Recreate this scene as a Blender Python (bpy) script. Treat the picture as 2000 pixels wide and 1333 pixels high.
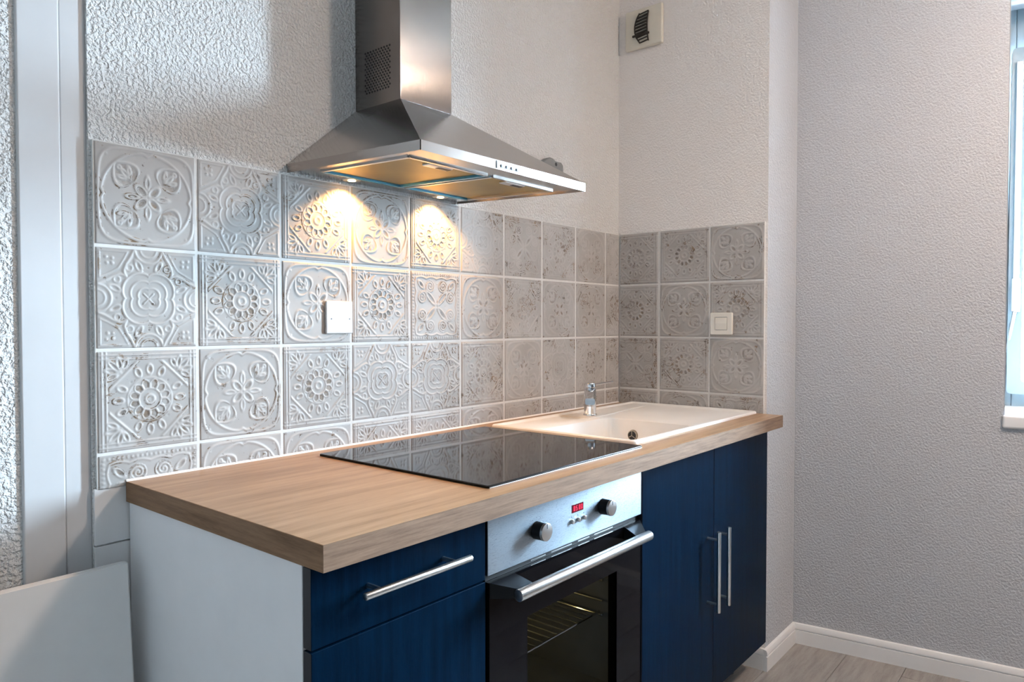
import bpy, bmesh, math, random
import numpy as np
from mathutils import Vector, Matrix

random.seed(4)
for o in list(bpy.data.objects):
    bpy.data.objects.remove(o)
SC = bpy.context.scene
COL = SC.collection
R = math.radians

# ------------------------------------------------------------------ camera
cam_d = bpy.data.cameras.new('camera')
cam_d.sensor_width = 36.0
cam_d.lens = 1404.217 * 36.0 / 2000.0
cam_d.clip_start = 0.02
cam = bpy.data.objects.new('camera', cam_d)
COL.objects.link(cam)
YAW, PITCH, ROLL = 0.879786, -0.0235862, -0.00061
fw = Vector((math.sin(YAW) * math.cos(PITCH), math.cos(YAW) * math.cos(PITCH), math.sin(PITCH)))
rt = fw.cross(Vector((0, 0, 1))).normalized()
up = rt.cross(fw)
r2 = rt * math.cos(ROLL) + up * math.sin(ROLL)
u2 = up * math.cos(ROLL) - rt * math.sin(ROLL)
m3 = Matrix((r2, u2, -fw)).transposed()
cam.matrix_world = Matrix.Translation((-2.48055, -1.49808, 1.21428)) @ m3.to_4x4()
SC.camera = cam

# ------------------------------------------------------------------ daylight
# overcast sky outside; the room is closed, so it enters through the windows only
w = bpy.data.worlds.new('sky')
SC.world = w
w.use_nodes = True
bg = w.node_tree.nodes['Background']
bg.inputs[0].default_value = (0.65, 0.82, 1.0, 1)
SKY = 222.0
bg.inputs[1].default_value = SKY

# right-hand wall stands 7.7 degrees off square
WR_O = Vector((0.302, -0.590, 0.0))
WR_A = math.atan(0.135)
WIN = [(0.655, 1.26, 0.90, 2.36)]   # t0, t1, z0, z1 along the wall


def wr(t, depth, z):
    """point on the right wall: t along it towards the viewer, depth outward"""
    d = Vector((math.sin(WR_A), -math.cos(WR_A), 0))
    n = Vector((math.cos(WR_A), math.sin(WR_A), 0))
    return WR_O + d * t + n * depth + Vector((0, 0, z))


for t0, t1, z0, z1 in WIN:
    ld = bpy.data.lights.new('window_portal', 'AREA')
    ld.shape = 'RECTANGLE'
    ld.size, ld.size_y = (z1 - z0), (t1 - t0)
    ld.cycles.is_portal = True
    lo = bpy.data.objects.new('window_portal', ld)
    COL.objects.link(lo)
    lo.location = wr((t0 + t1) / 2, 0.42, (z0 + z1) / 2)
    lo.rotation_euler = (0, R(90), WR_A)     # -Z axis points into the room (-x)

SC.view_settings.view_transform = 'Standard'
SC.view_settings.look = 'None'
SC.view_settings.gamma = 1.0
SC.view_settings.use_curve_mapping = False
SC.view_settings.exposure = 0.48

# ------------------------------------------------------------------ materials
MATS = {}


class NT:
    """tiny helper around a node tree"""
    def __init__(self, name):
        self.m = bpy.data.materials.new(name)
        self.m.use_nodes = True
        self.t = self.m.node_tree
        self.b = self.t.nodes['Principled BSDF']
        MATS[name] = self.m

    def n(self, typ, **kw):
        nd = self.t.nodes.new(typ)
        for k, v in kw.items():
            if k.startswith('i_'):
                nd.inputs[k[2:].replace('_', ' ')].default_value = v
            else:
                setattr(nd, k, v)
        return nd

    def l(self, a, b):
        self.t.links.new(a, b)

    def coords(self, scale=(1, 1, 1), rnd=False):
        tc = self.n('ShaderNodeTexCoord')
        mp = self.n('ShaderNodeMapping')
        mp.inputs['Scale'].default_value = scale
        self.l(tc.outputs['Object'], mp.inputs['Vector'])
        if rnd:
            oi = self.n('ShaderNodeObjectInfo')
            mu = self.n('ShaderNodeMath', operation='MULTIPLY')
            mu.inputs[1].default_value = 37.0
            self.l(oi.outputs['Random'], mu.inputs[0])
            cb = self.n('ShaderNodeCombineXYZ')
            for k in range(3):
                self.l(mu.outputs[0], cb.inputs[k])
            self.l(cb.outputs[0], mp.inputs['Location'])
        return mp.outputs[0]

    def noise(self, vec, scale, detail=3, rough=0.55):
        nd = self.n('ShaderNodeTexNoise')
        nd.inputs['Scale'].default_value = scale
        nd.inputs['Detail'].default_value = detail
        nd.inputs['Roughness'].default_value = rough
        self.l(vec, nd.inputs['Vector'])
        return nd.outputs['Fac']

    def ramp(self, fac, stops):
        nd = self.n('ShaderNodeValToRGB')
        cr = nd.color_ramp
        while len(cr.elements) < len(stops):
            cr.elements.new(0.5)
        for e, (p, c) in zip(cr.elements, stops):
            e.position = p
            e.color = (*c, 1) if len(c) == 3 else c
        self.l(fac, nd.inputs['Fac'])
        return nd.outputs['Color']

    def bump(self, h, strength, dist):
        nd = self.n('ShaderNodeBump')
        nd.inputs['Strength'].default_value = strength
        nd.inputs['Distance'].default_value = dist
        self.l(h, nd.inputs['Height'])
        self.l(nd.outputs[0], self.b.inputs['Normal'])

    def math(self, op, a, b=None, clamp=False):
        nd = self.n('ShaderNodeMath', operation=op, use_clamp=clamp)
        for k, v in enumerate((a, b)):
            if v is None:
                continue
            if isinstance(v, (int, float)):
                nd.inputs[k].default_value = v
            else:
                self.l(v, nd.inputs[k])
        return nd.outputs[0]

    def mix(self, fac, a, b):
        nd = self.n('ShaderNodeMix', data_type='RGBA')
        for i, v in ((0, fac), (6, a), (7, b)):
            if isinstance(v, (int, float)):
                nd.inputs[i].default_value = v
            elif isinstance(v, tuple):
                nd.inputs[i].default_value = (*v, 1)
            else:
                self.l(v, nd.inputs[i])
        return nd.outputs[2]

    def col(self, v):
        if isinstance(v, tuple):
            self.b.inputs['Base Color'].default_value = (*v, 1)
        else:
            self.l(v, self.b.inputs['Base Color'])
        return self

    def set(self, **kw):
        for k, v in kw.items():
            self.b.inputs[k.replace('_', ' ')].default_value = v
        return self


def plain(name, c, rough=0.5, metal=0.0, var=0.06, vscale=18.0, **kw):
    """painted / plastic / metal surface with a slight procedural tone variation"""
    m = NT(name)
    v = m.coords()
    f = m.noise(v, vscale, 3)
    hi = tuple(min(1, x * (1 + var)) for x in c)
    lo = tuple(x * (1 - var) for x in c)
    m.col(m.ramp(f, [(0.3, lo), (0.7, hi)]))
    m.set(Roughness=rough, Metallic=metal, **kw)
    return m


def plaster(name, c, grain, strength, dist):
    m = NT(name)
    v = m.coords()
    a = m.noise(v, grain, 2.5, 0.5)
    r = m.ramp(a, [(0.36, (0, 0, 0)), (0.62, (1, 1, 1))])
    b = m.noise(v, grain * 0.35, 2)
    h = m.math('ADD', r, m.math('MULTIPLY', b, 0.8))
    m.bump(h, strength, dist)
    big = m.noise(v, 1.3, 2)
    m.col(m.ramp(big, [(0.3, tuple(x * 0.97 for x in c)), (0.7, c)]))
    m.set(Roughness=0.85)
    m.b.inputs['Specular IOR Level'].default_value = 0.25
    return m


plaster('plaster_coarse', (0.80, 0.795, 0.785), 150, 0.9, 0.0045)
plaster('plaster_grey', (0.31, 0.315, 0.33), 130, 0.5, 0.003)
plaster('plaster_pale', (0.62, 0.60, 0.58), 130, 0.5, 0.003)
plaster('plaster_fine', (0.86, 0.825, 0.80), 140, 0.5, 0.0026)  # warm lamp light on the niche wall put into the colour
plaster('plaster_cool_shade', (0.50, 0.515, 0.545), 140, 0.55, 0.0028)  # grey, cool tone of indirect daylight put into the colour
plain('paint_white', (0.80, 0.80, 0.80), 0.45, var=0.015)
plain('trim_white', (0.62, 0.625, 0.635), 0.5, var=0.015)
plain('window_paint', (0.24, 0.30, 0.33), 0.5, var=0.02)
plain('reveal_paint', (0.30, 0.31, 0.32), 0.8, var=0.02)
plain('ceiling_white', (0.82, 0.82, 0.81), 0.8, var=0.02)
plain('plastic_white', (0.66, 0.67, 0.69), 0.3, var=0.01)
plain('plastic_cream', (0.80, 0.77, 0.70), 0.35, var=0.01)
plain('vent_cream', (0.70, 0.66, 0.57), 0.45, var=0.04)
plain('laminate_white', (0.80, 0.80, 0.81), 0.4, var=0.015)
plain('board_white', (0.80, 0.80, 0.79), 0.38, var=0.02)
plain('grout', (0.72, 0.71, 0.69), 0.8, var=0.05, vscale=60)
plain('sealant', (0.85, 0.84, 0.82), 0.4, var=0.02)
plain('rubber_black', (0.012, 0.012, 0.013), 0.5)
plain('grille_black', (0.018, 0.015, 0.012), 0.6)
plain('plastic_black', (0.010, 0.012, 0.016), 0.45)
plain('knob_black', (0.006, 0.007, 0.009), 0.3, Specular_IOR_Level=0.15)
plain('plastic_grey', (0.20, 0.20, 0.20), 0.5)
plain('chrome', (0.80, 0.81, 0.83), 0.07, 1.0, var=0.01)
plain('chrome_dark', (0.32, 0.28, 0.23), 0.25, 1.0)
plain('steel_satin', (0.66, 0.65, 0.64), 0.28, 1.0, var=0.03)
plain('sink_white', (0.84, 0.825, 0.80), 0.28, var=0.01)
plain('mark_grey', (0.10, 0.13, 0.17), 0.6)
plain('enamel_grey', (0.16, 0.165, 0.17), 0.35)
plain('filter_gold', (0.32, 0.225, 0.065), 0.42, 0.75, var=0.12, vscale=9)
plain('film_blue', (0.10, 0.38, 0.58), 0.25, 0.4)
plain('asphalt', (0.16, 0.16, 0.16), 0.9)


def steel(name, c, rough, aniso, rot, sc, bs=0.015):
    """brushed steel; the brush direction comes from a stretched noise and anisotropy"""
    m = NT(name)
    v = m.coords(sc)
    f = m.noise(v, 40, 3)
    v2 = m.coords()
    f2 = m.noise(v2, 7, 3)
    m.col(m.ramp(f2, [(0.25, tuple(x * 0.86 for x in c)), (0.75, c)]))
    rr = m.ramp(f, [(0.2, (rough * 0.8,) * 3), (0.8, (rough * 1.2,) * 3)])
    m.l(rr, m.b.inputs['Roughness'])
    m.set(Metallic=1.0, Anisotropic=aniso, Anisotropic_Rotation=rot)
    tg = m.n('ShaderNodeTangent', direction_type='RADIAL', axis='Z')
    m.l(tg.outputs[0], m.b.inputs['Tangent'])
    m.bump(f, bs, 0.001)
    return m


steel('steel_chimney', (0.27, 0.25, 0.235), 0.13, 1.0, 0.0, (40, 40, 1), 0.12)
steel('steel_hood', (0.45, 0.42, 0.40), 0.19, 0.4, 0.0, (1, 1, 30))
steel('steel_oven', (0.36, 0.43, 0.50), 0.30, 0.8, 0.25, (3, 90, 90))


def wood(name, lo, mid, hi, sc, rough, rnd=False, bs=0.08):
    m = NT(name)
    v = m.coords(sc, rnd)
    a = m.noise(v, 3.0, 6, 0.62)
    v2 = m.coords(tuple(x * 3.1 for x in sc), rnd)
    b = m.noise(v2, 9.0, 3, 0.6)
    f = m.math('ADD', m.math('MULTIPLY', a, 0.75), m.math('MULTIPLY', b, 0.25))
    m.col(m.ramp(f, [(0.33, lo), (0.5, mid), (0.68, hi)]))
    m.set(Roughness=rough)
    m.bump(b, bs, 0.001)
    return m


wood('oak_top', (0.21, 0.115, 0.055), (0.33, 0.20, 0.11), (0.41, 0.265, 0.16), (0.9, 14, 14), 0.38)
wood('oak_edge', (0.115, 0.070, 0.044), (0.19, 0.12, 0.078), (0.25, 0.162, 0.108), (3.0, 60, 60), 0.65).set(Specular_IOR_Level=0.2)
wood('plank_grey', (0.20, 0.182, 0.17), (0.285, 0.265, 0.25), (0.345, 0.325, 0.31), (2.0, 17, 17), 0.5, rnd=True)
wood('navy', (0.0003, 0.0045, 0.013), (0.0004, 0.007, 0.020), (0.0006, 0.0105, 0.029), (22, 22, 1.2), 0.36, bs=0.2).set(Specular_IOR_Level=0.04, Specular_Tint=(0.2, 0.6, 1.0, 1))
wood('oak_end', (0.13, 0.072, 0.038), (0.215, 0.125, 0.07), (0.28, 0.17, 0.10), (26, 1.6, 26), 0.6).set(Specular_IOR_Level=0.2)
plain('navy_edge', (0.006, 0.008, 0.014), 0.45)

# ceramic relief tile: the vertex attribute 'relief' (0 in hollows, 1 on ridges) steers where glaze has worn
m = NT('tile_glaze')
v = m.coords(rnd=True)
at = m.n('ShaderNodeAttribute', attribute_name='relief')
rel = at.outputs['Fac']
tone = m.ramp(m.noise(v, 9, 4), [(0.3, (0.39, 0.368, 0.35)), (0.7, (0.465, 0.452, 0.44))])
pat = m.ramp(m.noise(v, 13, 3, 0.6), [(0.46, (0, 0, 0)), (0.58, (1, 1, 1))])
fine = m.ramp(m.noise(v, 90, 4, 0.7), [(0.42, (0, 0, 0)), (0.55, (1, 1, 1))])
hollow = m.ramp(rel, [(0.14, (1, 1, 1)), (0.26, (0, 0, 0))])
flank = m.ramp(rel, [(0.36, (0, 0, 0)), (0.42, (1, 1, 1)), (0.62, (1, 1, 1)), (0.72, (0, 0, 0))])
pat2 = m.ramp(m.noise(v, 10, 4, 0.65), [(0.54, (0, 0, 0)), (0.59, (1, 1, 1))])
soft = m.math('ADD', m.math('MULTIPLY', fine, 0.40), 0.35)
w1 = m.math('MULTIPLY', m.math('ADD', m.math('MULTIPLY', pat, soft), 0.10), hollow, True)
w2 = m.math('MULTIPLY', m.math('MULTIPLY', pat2, fine), flank)
blot = m.ramp(m.noise(v, 42, 5, 0.72), [(0.625, (0, 0, 0)), (0.66, (0.85, 0.85, 0.85))])
wear = m.math('MAXIMUM', m.math('MAXIMUM', w1, w2), blot)
rust = m.ramp(m.noise(v, 50, 2), [(0.35, (0.085, 0.065, 0.05)), (0.65, (0.24, 0.165, 0.10))])
ridge_tone = m.ramp(rel, [(0.30, (0.94, 0.94, 0.94)), (0.75, (1.06, 1.06, 1.06))])
mul = m.n('ShaderNodeMix', data_type='RGBA', blend_type='MULTIPLY')
mul.inputs[0].default_value = 1.0
m.l(tone, mul.inputs[6])
m.l(ridge_tone, mul.inputs[7])
m.col(m.mix(wear, mul.outputs[2], rust))
m.set(Roughness=0.42)
m.b.inputs['Specular IOR Level'].default_value = 0.33

m = plain('hob_glass', (0.008, 0.008, 0.009), 0.045)
m.set(IOR=1.5, Specular_IOR_Level=0.3)
m = plain('oven_black', (0.003, 0.003, 0.004), 0.05, Specular_IOR_Level=0.08)

m = NT('oven_pane')
m.col((0.55, 0.58, 0.60)).set(Roughness=0.02, Transmission_Weight=1.0, IOR=1.01)
m.b.inputs['Specular IOR Level'].default_value = 0.5

# thin clear glazing: mostly lets light straight through, with a faint mirror
m = NT('window_glass')
tb = m.n('ShaderNodeBsdfTransparent')
tb.inputs[0].default_value = (0.94, 0.97, 0.97, 1)
gb = m.n('ShaderNodeBsdfGlossy')
gb.inputs['Roughness'].default_value = 0.02
lw = m.n('ShaderNodeLayerWeight')
fac = m.math('ADD', m.math('MULTIPLY', m.math('POWER', lw.outputs['Facing'], 5.0), 0.8), 0.04)
mx = m.n('ShaderNodeMixShader')
m.l(fac, mx.inputs[0])
m.l(tb.outputs[0], mx.inputs[1])
m.l(gb.outputs[0], mx.inputs[2])
m.l(mx.outputs[0], m.t.nodes['Material Output'].inputs['Surface'])


def emit(name, c, s):
    m = NT(name)
    m.col(c).set(Emission_Color=(*c, 1), Emission_Strength=s)


emit('bulb_warm', (1.0, 0.58, 0.22), 30.0)
emit('cavity_fill_glow', (1.0, 0.72, 0.28), 160.0)  # glow of the added lamp in the oven cavity
emit('globe_warm', (1.0, 0.78, 0.63), 150.0)
emit('digit_red', (0.75, 0.01, 0.05), 1.2)
plain('display_red', (0.10, 0.004, 0.012), 0.2)


# ------------------------------------------------------------------ mesh helpers
def tag(o, label=None, cat=None, group=None, kind=None):
    if label:
        o['label'] = label
    if cat:
        o['category'] = cat
    if group:
        o['group'] = group
    if kind:
        o['kind'] = kind
    return o


def link(name, me, mat, parent=None, loc=(0, 0, 0), rot=(0, 0, 0)):
    o = bpy.data.objects.new(name, me)
    COL.objects.link(o)
    if mat and not me.materials:
        me.materials.append(MATS[mat])
    o.location = loc
    o.rotation_euler = rot
    if parent:
        o.parent = parent
    return o


def empty(name, loc=(0, 0, 0), rot=(0, 0, 0)):
    o = bpy.data.objects.new(name, None)
    COL.objects.link(o)
    o.location = loc
    o.rotation_euler = rot
    o.empty_display_size = 0.05
    return o


def finish(bm, smooth=False, angle=None, weighted=False):
    bmesh.ops.recalc_face_normals(bm, faces=bm.faces)
    wn = None
    if weighted:                 # area-weighted vertex normals keep large bevelled faces flat
        wn = []
        bm.normal_update()
        for v in bm.verts:
            n = Vector((0, 0, 0))
            for f in v.link_faces:
                n += f.normal * f.calc_area()
            wn.append(n.normalized())
    me = bpy.data.meshes.new('mesh')
    bm.to_mesh(me)
    bm.free()
    if wn:
        me.polygons.foreach_set('use_smooth', [True] * len(me.polygons))
        me.normals_split_custom_set_from_vertices(wn)
    elif smooth or angle:
        me.polygons.foreach_set('use_smooth', [True] * len(me.polygons))
        if angle:
            me.set_sharp_from_angle(angle=R(angle))
    return me


def add_box(bm, x0, x1, y0, y1, z0, z1, bev=0.0, seg=2):
    vs = [bm.verts.new(p) for p in ((x0, y0, z0), (x1, y0, z0), (x1, y1, z0), (x0, y1, z0),
                                    (x0, y0, z1), (x1, y0, z1), (x1, y1, z1), (x0, y1, z1))]
    fs = [bm.faces.new([vs[i] for i in f]) for f in
          ((0, 3, 2, 1), (4, 5, 6, 7), (0, 1, 5, 4), (1, 2, 6, 5), (2, 3, 7, 6), (3, 0, 4, 7))]
    if bev:
        ed = list({e for f in fs for e in f.edges})
        bmesh.ops.bevel(bm, geom=ed, offset=bev, segments=seg, affect='EDGES', profile=0.5)
    return fs


def box(name, mat, parent, x0, x1, y0, y1, z0, z1, bev=0.0, seg=2, **kw):
    bm = bmesh.new()
    add_box(bm, min(x0, x1), max(x0, x1), min(y0, y1), max(y0, y1), min(z0, z1), max(z0, z1), bev, seg)
    return link(name, finish(bm, weighted=bool(bev)), mat, parent, **kw)


def add_cyl(bm, a, b, r, r2=None, seg=24, caps=True):
    a, b = Vector(a), Vector(b)
    r2 = r if r2 is None else r2
    d = (b - a).normalized()
    s = d.orthogonal().normalized()
    t = d.cross(s)
    ra, rb = [], []
    for k in range(seg):
        q = 2 * math.pi * k / seg
        e = s * math.cos(q) + t * math.sin(q)
        ra.append(bm.verts.new(a + e * r))
        rb.append(bm.verts.new(b + e * r2))
    for k in range(seg):
        j = (k + 1) % seg
        bm.faces.new((ra[k], ra[j], rb[j], rb[k]))
    if caps:
        bm.faces.new(ra[::-1])
        bm.faces.new(rb)


def cyl(name, mat, parent, a, b, r, r2=None, seg=24, bev=0.0, **kw):
    bm = bmesh.new()
    add_cyl(bm, a, b, r, r2, seg)
    if bev:
        ed = [e for e in bm.edges if len(e.link_faces) == 2 and any(len(f.verts) > 4 for f in e.link_faces)]
        bmesh.ops.bevel(bm, geom=ed, offset=bev, segments=2, affect='EDGES', profile=0.5)
    return link(name, finish(bm, angle=35), mat, parent, **kw)


def add_prism(bm, pts, d):
    """closed polygon pts (3d) extruded by vector d"""
    d = Vector(d)
    a = [bm.verts.new(p) for p in pts]
    b = [bm.verts.new(Vector(p) + d) for p in pts]
    bm.faces.new(a[::-1])
    bm.faces.new(b)
    for i in range(len(a)):
        j = (i + 1) % len(a)
        bm.faces.new((a[i], a[j], b[j], b[i]))


def prism(name, mat, parent, pts, d, bev=0.0, **kw):
    bm = bmesh.new()
    add_prism(bm, pts, d)
    if bev:
        bmesh.ops.bevel(bm, geom=list(bm.edges), offset=bev, segments=2, affect='EDGES', profile=0.5)
    return link(name, finish(bm, angle=35, weighted=bool(bev)), mat, parent, **kw)


def tube(name, mat, parent, pts, r, seg=12):
    bm = bmesh.new()
    for a, b in zip(pts[:-1], pts[1:]):
        add_cyl(bm, a, b, r, seg=seg)
    return link(name, finish(bm, angle=35), mat, parent)


def rounded_rect(x0, x1, y0, y1, r, n=5):
    out = []
    for cx, cy, a0 in ((x1 - r, y1 - r, 0), (x0 + r, y1 - r, 90), (x0 + r, y0 + r, 180), (x1 - r, y0 + r, 270)):
        for k in range(n + 1):
            a = R(a0 + 90 * k / n)
            out.append((cx + r * math.cos(a), cy + r * math.sin(a)))
    return out


# ------------------------------------------------------------------ room shell
Z_CEIL = 2.62
XL, YF = -5.2, -6.0
PL = 0.008                      # plaster face of the back wall sits just behind the tile faces

floor = box('floor', 'rubber_black', None, XL, 1.5, YF, 0.3, -0.12, -0.008)
tag(floor, 'grey oak laminate plank floor', kind='structure')
plank_me = None
PW, PLEN = 0.19, 1.28
bm = bmesh.new()
add_box(bm, -PLEN / 2 + 0.0008, PLEN / 2 - 0.0008, -PW / 2 + 0.0007, PW / 2 - 0.0007, -0.0075, 0.0, 0.0015, 1)
plank_me = finish(bm, weighted=True)
row = 0
y = -0.02
while y > YF:
    off = [0.0, 0.47, 0.86, 0.28, 1.05][row % 5]
    x = XL - 0.3 + off
    while x < 1.2:
        link('plank', plank_me, 'plank_grey', floor, (x, y - PW / 2, 0))
        x += PLEN
    y -= PW
    row += 1

ceil = box('ceiling', 'ceiling_white', None, XL - 0.1, 1.4, YF - 0.1, 0.3, Z_CEIL, Z_CEIL + 0.1)
tag(ceil, 'plain white ceiling', kind='structure')

# back wall: plaster right of the smooth boards, a slightly deeper plaster field left of them
bm = bmesh.new()
add_box(bm, -1.931, 0.05, PL, 0.25, -0.02, Z_CEIL)
add_box(bm, XL - 0.1, -2.0, 0.0175, 0.25, -0.02, Z_CEIL)
wall_back = link('wall_back', finish(bm), 'plaster_coarse')
tag(wall_back, 'white rough plaster back wall with embossed tile splashback', kind='structure')

wl = box('wall_left', 'plaster_pale', None, XL - 0.15, XL, YF, 0.2, -0.02, Z_CEIL)
tag(wl, 'pale plaster wall to the left of the room', kind='structure')
wf = box('wall_front', 'plaster_grey', None, XL - 0.15, 1.5, YF - 0.15, YF, -0.02, Z_CEIL)
tag(wf, 'grey plaster wall behind the viewer', kind='structure')

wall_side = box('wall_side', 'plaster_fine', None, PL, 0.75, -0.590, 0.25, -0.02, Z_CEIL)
wall_side.data.materials.append(MATS['plaster_cool_shade'])     # cool daylight tone of the outer face put into its colour
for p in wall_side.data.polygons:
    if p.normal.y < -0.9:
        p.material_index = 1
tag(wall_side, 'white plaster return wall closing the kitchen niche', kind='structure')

# right wall with two window openings, built in its own turned frame
bm = bmesh.new()
ts = [-0.05, WIN[0][0], WIN[0][1], 5.6]
TH = 0.42
for a, b, hole in ((ts[0], ts[1], None), (ts[1], ts[2], WIN[0]), (ts[2], ts[3], None)):
    if hole is None:
        add_box(bm, 0, TH, -b, -a, -0.02, Z_CEIL)
    else:
        add_box(bm, 0, TH, -b, -a, -0.02, hole[2])
        add_box(bm, 0, TH, -b, -a, hole[3], Z_CEIL)
wall_right = link('wall_right', finish(bm), 'plaster_cool_shade', None, WR_O, (0, 0, WR_A))
tag(wall_right, 'white plaster wall with the window', kind='structure')

# baseboards: lower board, groove, rounded cap
def baseboard(name, label, p0, p1, out):
    """profile swept from p0 to p1 on the floor; out = direction into the room"""
    p0, p1, out = Vector((*p0, 0)), Vector((*p1, 0)), Vector((*out, 0)).normalized()
    prof = [(0, 0), (0.014, 0), (0.014, 0.0505), (0.0105, 0.0520), (0.0105, 0.0550), (0.0142, 0.0565),
            (0.0135, 0.068), (0.010, 0.0745), (0.0, 0.076)]
    bm = bmesh.new()
    add_prism(bm, [p0 + out * a + Vector((0, 0, b)) for a, b in prof], p1 - p0)
    o = link(name, finish(bm, angle=30), 'paint_white')
    tag(o, label, kind='structure')
    return o


a, b = wr(-0.01, 0, 0), wr(5.4, 0, 0)
nrm = (-math.cos(WR_A), -math.sin(WR_A))
baseboard('baseboard_right', 'white grooved skirting board along the window wall', a[:2], b[:2], nrm)
baseboard('baseboard_side', 'short white skirting board on the face of the niche corner', (PL - 0.014, -0.590), (0.305, -0.590), (0, -1))
baseboard('baseboard_niche', 'white skirting board inside the niche under the sink cabinet', (PL, -0.5895), (PL, -0.30), (-1, 0))
baseboard('baseboard_left', 'white skirting board at the foot of the left wall', (XL, YF), (XL, 0.04), (1, 0))

# smooth painted boards at the left end of the tiling
t1 = box('trim_1', 'trim_white', None, -2.047, -1.9765, 0.011, 0.20, 0, Z_CEIL, 0.004)
tag(t1, 'broad smooth white painted board beside the rough left plaster', kind='structure')
t2 = box('trim_2', 'trim_white', None, -1.9765, -1.9300, 0.015, 0.20, 0, Z_CEIL, 0.003)
tag(t2, 'narrow smooth white painted board next to the tiles', kind='structure')
box('wall_panel', 'paint_white', wall_back, -1.931, -1.60, 0.002, 0.009, 0.785, 0.895, 0.001)
box('wall_panel', 'paint_white', wall_back, -1.931, -1.60, 0.002, 0.009, 0.10, 0.782, 0.001)

# outside: paving closes off the lower sky, and an added slab blocks steep skylight
bs = box('sky_blocker_slab', 'ceiling_white', None, 0.95, 2.1, -6, 2, 2.66, 2.8)
tag(bs, 'unseen white slab added above the window to block steep skylight', kind='structure')
st = box('pavement', 'asphalt', None, 2.0, 14, -14, 12, -0.5, -0.4)
tag(st, 'grey paving outside the window', kind='structure')


# ------------------------------------------------------------------ relief tiles
P = 0.203                # pitch
TW = 0.1965              # tile face
ZT = 1.57                # top of the tiling


def ridge(d, wd):
    return np.exp(-(d / wd) ** 2)


def ell(U, V, cx, cy, a, b, ang):
    """approximate signed distance to a turned ellipse"""
    c, s = math.cos(ang), math.sin(ang)
    X, Y = (U - cx) * c + (V - cy) * s, -(U - cx) * s + (V - cy) * c
    k = np.sqrt((X / a) ** 2 + (Y / b) ** 2)
    return (k - 1) * min(a, b)


def pdist(U, V, pts):
    d = np.full(U.shape, 9.0)
    for (x0, y0), (x1, y1) in zip(pts[:-1], pts[1:]):
        dx, dy = x1 - x0, y1 - y0
        t = np.clip(((U - x0) * dx + (V - y0) * dy) / (dx * dx + dy * dy), 0, 1)
        d = np.minimum(d, np.hypot(U - x0 - t * dx, V - y0 - t * dy))
    return d


def sstep(x, a, b):
    t = np.clip((x - a) / (b - a), 0, 1)
    return t * t * (3 - 2 * t)


def fill(d, soft=0.03):
    return 1 - sstep(d, -soft, soft)


def up_to(h, a):
    """raise the surface to the given ridge height, leaving hollows elsewhere alone"""
    return np.maximum(h, np.where(a > 0.04, 0.35 + a, 0.0))


def design_circle(u, v):
    U, V = np.abs(u), np.abs(v)
    r = np.hypot(u, v)
    th = np.arctan2(V, U)
    cusp = 0.05 * np.exp(-(np.minimum(th, math.pi / 2 - th) / 0.07) ** 2)
    h = 0.35 * np.ones_like(u)
    h = up_to(h, 0.65 * ridge(r - 0.90 + cusp, 0.030))
    sq = (U ** 5 + V ** 5) ** 0.2
    h = up_to(h, 0.6 * ridge(sq - 0.945, 0.026) * (r > 0.93))
    h = up_to(h, 0.5 * fill(np.hypot(U - 0.79, V - 0.79) - 0.02))
    d, e = (U + V) / math.sqrt(2), np.abs(U - V) / math.sqrt(2)
    t = np.clip((d - 0.40) / 0.50, 0, 1)
    wv = 0.66 * np.sqrt(t) * (1 - t) ** 0.9
    lf = e - wv
    inside = (t > 0) & (t < 1)
    h = up_to(h, 0.6 * ridge(lf * 0.8, 0.026) * inside)
    h -= 0.16 * fill(lf, 0.05) * inside * (h < 0.45)
    for cx, cy, aa, bb, an in ((0.44, 0.44, 0.10, 0.035, R(45)), (0.50, 0.36, 0.07, 0.03, R(10)), (0.36, 0.50, 0.07, 0.03, R(80)),
                               (0.55, 0.55, 0.035, 0.035, 0)):
        h = up_to(h, 0.45 * ridge(np.abs(ell(U, V, cx, cy, aa, bb, an)), 0.018))
    pt = ell(U, V, 0.125, 0.125, 0.14, 0.075, R(45))
    h = up_to(h, 0.55 * ridge(pt, 0.022))
    h -= 0.28 * fill(pt + 0.03, 0.02)
    for cx, cy, an in ((0.30, 0.0, 0), (0.0, 0.30, R(90))):
        bd = ell(U, V, cx, cy, 0.12, 0.045, an)
        h = up_to(h, 0.5 * ridge(bd, 0.018))
    return h


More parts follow.
